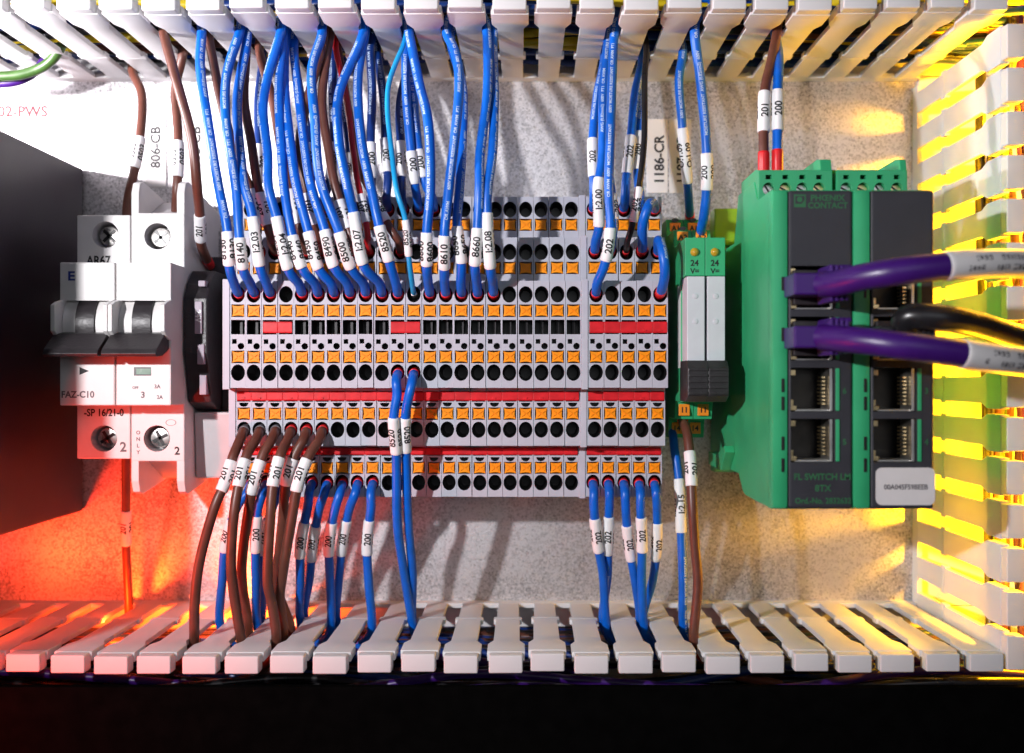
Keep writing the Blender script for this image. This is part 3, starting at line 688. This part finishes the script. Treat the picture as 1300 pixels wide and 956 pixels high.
# ------------------------------------------------------------------ relay modules
def relay(x0, first):
    x1 = x0+6.1
    t = thing('relay_module', ((x0+x1)/2, 0, 14), 'slim green relay module touching the terminal strip' if first else 'slim green relay module facing the network switch', 'relay module', 'slim green relay modules')
    bm = B(); prism(bm, [(55.6, 8), (55.6, 24), (49.4, 26), (49.4, 42), (43.4, 44), (43.4, 68.6), (31.6, 68.6), (31.2, 60), (-7.6, 60), (-7.6, 47), (-13.6, 45), (-13.6, 31), (-20.6, 29), (-20.6, 8)], x0, x1, .18); obj('housing', bm, 'green', t)
    bm = B(); box(bm, x0+.35, x1-.3, 58, 70, 5.2, 31.3, .25); rb = obj('relay', bm, 'relay_grey', t)
    for z in (25.2, 17.4):
        bm = B(); plate(bm, ell(x0+2.9, z, .85, .85, 16), 69, 70.2, .15); obj('dimple', bm, 'relay_grey', rb, True)
    bm = B(); prism(bm, [(5.4, 58), (5.4, 71.5), (3.0, 74.5), (-5.4, 74.5), (-7.3, 70), (-7.3, 58)], x0-.1, x1+.05, .25)
    for k in range(5): box(bm, x0+.2, x1-.2, 73.5, 75, 2.2-k*1.8, 3.0-k*1.8, .1)
    obj('retaining_clip', bm, 'black_plastic', t)
    bm = B(); bmesh.ops.create_uvsphere(bm, u_segments=20, v_segments=12, radius=1.35)
    bmesh.ops.translate(bm, verts=bm.verts, vec=(x0+2.9, -68.6, 38.9)); obj('indicator_led', bm, 'led', t, True)
    flat_text('24', x0+2.9, 35.6, 68.66, 2.5, 'ink', t); flat_text('V=', x0+2.9, 33.1, 68.66, 2.3, 'ink', t)
    for s, z, h in (('A1', 52.4, 24.9), ('A2', 46.9, 42.7), ('11', -10.4, 46.2), ('14', -17.2, 30.3)):
        bm = B(); box(bm, x0+1.2, x1-1.3, h-1, h+.5, z-2.0, z+1.9, .15); g = obj('number_tag', bm, 'orange_tag', t)
        flat_text(s, x0+3.0, z, h+.57, 2.5, 'ink', g)
        bm = B(); plate(bm, ell(x0+3.0, z+(2.9 if z > 0 else 2.6), 1.2, .7, 14), h-2, h+.25); obj('wire_entry', bm, 'hole', t)
    if first:
        bm = B(); box(bm, x0-.12, x0+.2, 60.5-8, 66.5-7.5, 3.2, 29.5); obj('side_label', bm, 'label', t)
relay(49.1, True); relay(55.35, False)
bm = B(); box(bm, 67.2, 76.0, 8, 17, 47.5, 60.7, .6); tfoot = obj('rail_stop', bm, 'lime'); finish(tfoot, 'lime green rail stop between the relays and the network switch', 'rail stop')
free_wire('wire', 'blue', into(864, 66, dr=-1)+[P(862, 101, 40), P(866, 157, 42), P(870, 200, 40), P(873, 235, 36), P(875, 262, 30), P(876, 282, 18)], 'blue wire marked O:1.09 into the relay clamp A1', (161, 233), 'O:1.09', -.6, 1.5, ferr=((-7, -2, 'ferrule'),), printed=True)
free_wire('wire', 'blue', into(882, 38, dr=1)+[P(889, 100, 55), P(897, 188, 55), P(897, 243, 53), P(894, 272, 50), P(890, 293, 43), P(888, 304, 34)], 'blue wire marked 200 into the relay clamp A2', (193, 243), '200', .75, 1.6, ferr=((-8, -2, 'ferrule'),), printed=True)
free_wire('wire', 'blue', into(867, 790, top=False, dr=1)+[P(867, 740, 40), P(865, 682, 40), P(862, 610, 38), P(857, 575, 36), P(854, 550, 30), P(853, 542, 22)], 'blue wire marked I:2.15 from the relay to the lower duct', (606, 682), 'I:2.15', -.1, 1.5, printed=True)
free_wire('wire', 'brown', into(889, 808, top=False, dr=1)+[P(886, 740, 56), P(882, 691, 56), P(879, 640, 56), P(876, 580, 52), P(872, 548, 48), P(867, 535, 42), P(866, 532, 30)], 'brown wire marked 201 from the relay to the lower duct', (572, 618), '201', -.6, 1.6, ferr=((-12, -5, 'ferrule'),))
# ------------------------------------------------------------------ network switch
HS = 103.0
sw = thing('network_switch', (90, 0, 8), 'green network switch with black front, two violet cables plugged in', 'network switch')
bm = B(); prism(bm, [(-34, 6), (-34, 13), (-30.5, 20), (-30.5, 57), (-35.6, 64), (-36.3, 68), (-36.3, 102), (52.2, 102), (52.2, 86), (53, 84), (58.5, 80), (58.5, 57), (44, 50), (44, 8)], 67.8, 112.4, .5)
cut = B()
COLS = [(73.0, 84.9), (95.8, 107.5)]
ROWS = [(-23.3, -11.2), (-9.3, 2.9), (4.8, 17.0), (18.9, 31.0)]
for a, b in COLS:
    for c, d in ROWS: box(cut, a, b, 88, 106, c, d)
obj('housing', boolean(bm, cut), 'green', sw)
def face(x0, x1):
    bm = B(); box(bm, x0, x1, HS-2, HS+.4, -36.0, 51.8, .8, 3)
    cut = B()
    for a, b in COLS:
        for c, d in ROWS:
            if a > x0-2 and b < x1+2: box(cut, a+.02, b-.02, HS-4, HS+3, c+.02, d-.02)
    return obj('front_plate', boolean(bm, cut), 'face', sw)
f1 = face(72.4, 90.0); f2 = face(95.1, 112.5)
for x0, x1 in ((67.75, 72.3), (90.1, 95.0)):
    bm = B(); prism(bm, [(-36.2, 98), (-36.2, HS+.8), (52.1, HS+.8), (52.1, 98)], x0, x1, 1.4); rg = obj('edge_rail', bm, 'green', sw, True)
    for z in (-2, -7, -18, -24, 12, 26) if x0 < 80 else (-2, -7, -18, -24, 24):
        bm = B(); box(bm, x1-2.0, x1-1.2, HS, HS+.95, z-1.9, z+1.9, .15); obj('vent', bm, 'hole', rg)
for ci, (a, b) in enumerate(COLS):
    for ri, (c, d) in enumerate(ROWS):
        bm = B(); cup(bm, [(a+.05, c+.05), (b-.05, c+.05), (b-.05, d-.05), (a+.05, d-.05)], HS-.2, 89, .97)
        po = obj('port', bm, 'hole', sw)
        bm = B()
        for k in range(8): box(bm, b-2.6, b-1.6, 96, 100.5, c+1.9+k*1.05, c+2.35+k*1.05)
        obj('contact', bm, 'brass', po)
        bm = B(); box(bm, b-1.1, b-.3, 94, HS+.1, c+.2, d-.2, .1); box(bm, a+1.4, b-1.2, 94, HS-.6, c+.1, c+.6, .1); obj('shield', bm, 'nickel', po)
        bm = B(); box(bm, a+.1, a+1.9, 95, HS-.5, c+.3, c+1.6, .15); box(bm, a+.1, a+1.0, 95, HS-.5, c+1.5, c+3.3, .15); box(bm, a+.1, a+1.6, 95, HS-.5, d-2.2, d-.6, .15); obj('spring', bm, 'brass', po)
        bm = B(); box(bm, b+.45, b+1.5, HS-1, HS+.75, c+.3, d-.2, .2); obj('light_pipe', bm, 'green', po)
        num = [['5', '6', '7', '8'], ['4', '3', '2', '1']][ci][ri]
        if ri < 2: flat_text(num, b+2.9, (c+d)/2-.3, HS+.47, 2.2, 'face_print', po)
def ft(s, px, py, size, xs=1., m='face_print', par=sw):
    p = P(px, py, HS+.4); flat_text(s, p.x, p.z, HS+.48, size, m, par, 0, xs)
ft('PHŒNIX', 1051, 251, 2.3, 1.05); ft('CONTACT', 1051, 260.5, 2.3, .98)
p = P(1008, 247, HS+.4); q = P(1023, 263, HS+.4)
bm = B(); plate(bm, [(p.x, q.z), (q.x, q.z), (q.x, p.z), (p.x, p.z)], HS, HS+.45); lg = obj('logo', bm, 'face_print', sw)
bm = B(); plate(bm, [(p.x+.35, q.z+.9), (q.x-1.2, q.z+.9), (q.x-.4, q.z+1.9), (q.x-.4, p.z-.4), (p.x+.35, p.z-.4)], HS+.3, HS+.5); obj('logo_field', bm, 'face', lg)
bm = B(); plate(bm, ell((p.x+q.x)/2-.1, (p.z+q.z)/2+.35, .75, .75, 16), HS+.4, HS+.55); obj('logo_mark', bm, 'face_print', lg)
ft('FL SWITCH LM', 1044, 605, 2.45, .98); ft('8TX', 1045, 619.5, 2.45, 1); ft('Ord.-No. 2832632', 1045, 635.5, 2.2, .93)
p = P(1111, 593.5, HS); q = P(1186, 641, HS)
bm = B(); rc = 1.7
plate(bm, ell(p.x+rc, q.z+rc, rc, rc, 6, 180, 270)+ell(q.x-rc, q.z+rc, rc, rc, 6, 270, 360)+ell(q.x-rc, p.z-rc, rc, rc, 6, 0, 90)+ell(p.x+rc, p.z-rc, rc, rc, 6, 90, 180), HS+.35, HS+.65)
st = obj('sticker', bm, 'label', sw); st['label'] = 'pale grey rounded address sticker'
pp = P(1150, 618, HS+.6); flat_text('00A045F59BEEB', pp.x, pp.z, HS+.7, 1.95, 'ink_grey', st, 0, .92)
for x0, x1 in ((68.2, 89.8), (91.0, 111.8)):
    bm = B(); prism(bm, [(51.5, 60), (51.5, 85), (61.0, 85), (62.0, 80), (62.0, 60)], x0, x1, .2)
    cut = B()
    for k in range(4):
        x = x0+2.9+k*4.95; plate(cut, ell(x, 55.5, 1.75, 1.9, 20), 80, 87); box(cut, x-.9, x+.9, 80, 87, 58.3, 59.6)
    ts = obj('screw_terminal', boolean(bm, cut), 'green', sw)
    for k in range(4):
        x = x0+2.9+k*4.95
        bm = B(); plate(bm, ell(x, 55.5, 1.6, 1.6, 18), 79, 83.4, .2); obj('screw', bm, 'brass' if k % 2 else 'steel', ts, True)
        t = bmesh.new(); bmesh.ops.create_cube(t, size=1)
        for v in t.verts: v.co = Vector((v.co.x*3.0, v.co.y*.3, v.co.z*.5))
        bmesh.ops.rotate(t, verts=t.verts, matrix=Matrix.Rotation(R(random.uniform(20, 70)), 3, 'Y')); bmesh.ops.translate(t, verts=t.verts, vec=(x, -83.4, 55.5)); obj('slot', t, 'hole', ts)
        bm = B(); box(bm, x-.88, x+.88, 80.5, 81, 58.32, 59.58); obj('test_hole', bm, 'hole', ts)
    bm = B(); prism(bm, [(60.9, 62), (60.9, 84.8), (64.3, 84.0), (65.0, 80), (65.0, 62)], x1-2.0 if x0 > 80 else x1-3.4, x1-.1, .2); obj('latch', bm, 'green', ts)
bm = B(); prism(bm, [(-30.6, 20), (-30.6, 44), (-24, 52), (-22, 50), (-26, 36), (-26, 20)], 64.6, 67.8, .3); obj('rail_clip', bm, 'green', sw)
for px, col, txt, lab in ((969.5, 'brown', '201', 'brown wire marked 201 with red ferrule into the network switch'), (987, 'blue', '200', 'blue wire marked 200 with red ferrule into the network switch')):
    o = 17 if col == 'brown' else 3
    free_wire('wire', col, into(px+o, 38 if col == 'brown' else 50, dr=1 if o > 5 else -1)+[P(px+o*.55, 80, 68), P(px+o*.1, 114, 73), P(px, 168, 75), P(px, 195, 76), P(px, 214, 76), Vector((P(px, 220, 76).x, -76, 58.8))], lab, (115, 168), txt, .1, 1.55, ferr=((-9.5, -2.5, 'ferrule'),))
# violet patch cables
def patch(pts, row, lab, sl, lines, m='violet', plug=True, col=0):
    c, d = ROWS[row]; zc = (c+d)/2; a, b = COLS[col]
    ctrl = [Vector((a+5.8, -(HS+10.5), zc))]+[P(*p) for p in pts]
    pa = Path(ctrl); t = thing('patch_cable', (a+6, -HS, zc), lab, 'cable', 'patch cables at the switch')
    bm = B(); tube(bm, pa, 0, pa.s[-1], 3.5, 20); obj('jacket', bm, m, t, True)
    bm = B(); box(bm, a-2.1, a+8.0, HS+.9, HS+12.5, zc-2.9, zc+2.9, .5); pl = obj('plug', bm, m, t)
    bm = B(); box(bm, a+.5, a+9.5, HS-9, HS+1.5, zc-4.8, zc+4.8, .3); obj('plug_nose', bm, 'black_plastic', pl)
    for k in range(4):
        bm = B(); box(bm, a+6.8+k*1.35, a+7.75+k*1.35, HS+2.5, HS+14.6, zc-4.9+k*.14, zc+4.9-k*.14, .35); obj('boot_ridge', bm, m, pl)
    bm = B(); box(bm, a+6.5, a+12.0, HS+2.0, HS+14.0, zc-4.4, zc+4.4, .9); obj('boot', bm, m, pl)
    bm = B(); prism(bm, [(zc+4.0, HS+5), (zc+5.0, HS+6), (zc+5.2, HS+11), (zc+4.0, HS+11.5)], a+8, a+13.5, .3); obj('latch_cover', bm, m, pl)
    if sl:
        ii = [i for i in range(len(pa.p)) if sl[0] <= pa.px(i)[0] <= sl[1]]; s0, s1 = pa.s[ii[0]], pa.s[ii[-1]]
        bm = B(); tube(bm, pa, s0, s1, 3.72, 22, lip=.2); so = obj('cable_label', bm, 'label', t, True)
        bm = B()
        rnd = random.Random(4)
        for th in (.34, -.36):                  # two rows of print, too blurred in the photograph to read
            q = s0+4.5
            while q < s1-4:
                wd = rnd.uniform(.5, 1.1)
                if rnd.random() > .18:
                    hv = []
                    for a, b in ((0, -.19), (1, -.19), (1, .19), (0, .19)):
                        p, tt, nn = pa.at(q+wd*a); vh = nn.cross(tt); an = th+b*rnd.uniform(.6, 1.2)
                        hv.append(bm.verts.new(p+nn*(3.76*math.cos(an))+vh*(3.76*math.sin(an))))
                    bm.faces.new(hv)
                q += wd+.4
        obj('print_marks', bm, 'ink_grey', so)
    return t
patch([(1062, 360, 119), (1095, 352, 126), (1140, 345, 131), (1190, 339, 131), (1250, 335, 128), (1320, 336, 120), (1390, 345, 105)], 3, 'violet patch cable with white label in the uppermost switch port', (1194, 1308), ['1186-ES', '802-PWS'][:0])
patch([(1062, 430, 119), (1098, 433, 126), (1145, 439, 131), (1200, 446, 131), (1260, 455, 128), (1320, 462, 120), (1390, 470, 105)], 2, 'violet patch cable with white label in the second switch port from the top', (1216, 1330), [])
patch([(1150, 404, 117), (1195, 404, 120), (1240, 412, 114), (1290, 428, 104), (1350, 440, 92)], 2, 'black patch cable behind the violet cables', None, [], 'black_wire', True, 1)
# ------------------------------------------------------------------ panel labels
def panel_label(px0, py0, px1, py1, text, tpx, tpy, size, rot, lab, m='ink'):
    p, q = P(px0, py1, .5), P(px1, py0, .5)
    t = thing('panel_label', ((p.x+q.x)/2, -.0, (p.z+q.z)/2), lab, 'label', 'labels stuck on the back panel')
    bm = B(); box(bm, p.x, q.x, .02, .5, p.z, q.z, .12); pl = obj('plate', bm, 'label', t)
    c = P(tpx, tpy, .55); flat_text(text, c.x, c.z, .58, size, m, t, rot)
panel_label(821, 151, 848, 245, '1186-CR', 836.5, 201, 5.0, 90, 'white panel label reading 1186-CR above the relays')
panel_label(849.5, 151, 877, 245, '1187-CR', 865, 201, 5.0, 90, 'white panel label reading 1187-CR half behind a wire')
panel_label(184, 140, 211, 238, '806-CB', 197, 187, 5.0, 90, 'white panel label reading 806-CB above the breakers')
panel_label(236, 140, 262, 238, '806-CB', 248, 187, 5.0, 90, 'white panel label reading 806-CB behind the first blue wires')
panel_label(-60, 122, 84, 160, '802-PWS', 24, 141, 5.6, 0, 'white panel label reading 802-PWS above the dark box', 'ink_red')
# ------------------------------------------------------------------ loose wires lying in the ducts
def duct_run(n, axis, cols, where, seed, layer=None):
    rnd = random.Random(seed)
    for k in range(n):
        m = cols[k % len(cols)]; word = {'blue': 'blue', 'navy': 'dark blue', 'brown': 'brown', 'violet': 'violet', 'black_wire': 'black', 'yellow_wire': 'yellow', 'green_wire': 'green', 'red_wire': 'red'}[m]
        ctrl = []
        if axis == 'top': a0, a1, f = -235, 190, lambda u, h, d: Vector((u, -h, ZT+d))
        elif axis == 'bottom': a0, a1, f = -235, 190, lambda u, h, d: Vector((u, -h, ZB-d))
        else: a0, a1, f = -120, 150, lambda u, h, d: Vector((XR+d, -h, u))
        h, d = (rnd.uniform(10, 64), rnd.uniform(9, 36)) if k % 2 or n < 20 else (rnd.uniform(4, 32), rnd.uniform(4, 13))
        if layer: h, d = 5+k*(58/n), layer+rnd.uniform(-1.5, 1.5)
        u = a0+rnd.uniform(0, 20)
        while u < a1:
            ctrl.append(f(u, min(68, max(4, h+rnd.uniform(-6, 6))), min(40, max(10.5 if axis == 'bottom' else 5, d+rnd.uniform(-4, 4))))); u += rnd.uniform(35, 60)
        free_wire('duct_wire', m, ctrl, '%s wire lying inside the %s' % (word, where), r=rnd.uniform(1.4, 1.9), group='wires lying in the '+where)
duct_run(30, 'top', ['navy', 'black_wire', 'navy', 'brown', 'black_wire', 'blue', 'black_wire', 'brown', 'navy', 'black_wire', 'yellow_wire', 'black_wire'], 'upper duct', 3)
duct_run(30, 'bottom', ['navy', 'black_wire', 'navy', 'violet', 'black_wire', 'black_wire', 'brown', 'black_wire'], 'lower duct', 5)
duct_run(9, 'right', ['brown', 'violet', 'black_wire', 'brown', 'green_wire'], 'upright duct', 9)
duct_run(14, 'top', ['black_wire', 'navy', 'black_wire', 'navy', 'yellow_wire', 'black_wire', 'navy', 'brown', 'black_wire'], 'upper duct', 13, 8.5)  # dense wire curtain added close behind the fingers to darken the slots
duct_run(13, 'bottom', ['navy', 'black_wire', 'violet', 'navy', 'black_wire'], 'lower duct', 15, 12.5)  # second curtain of wires, added so the lower slots look dark
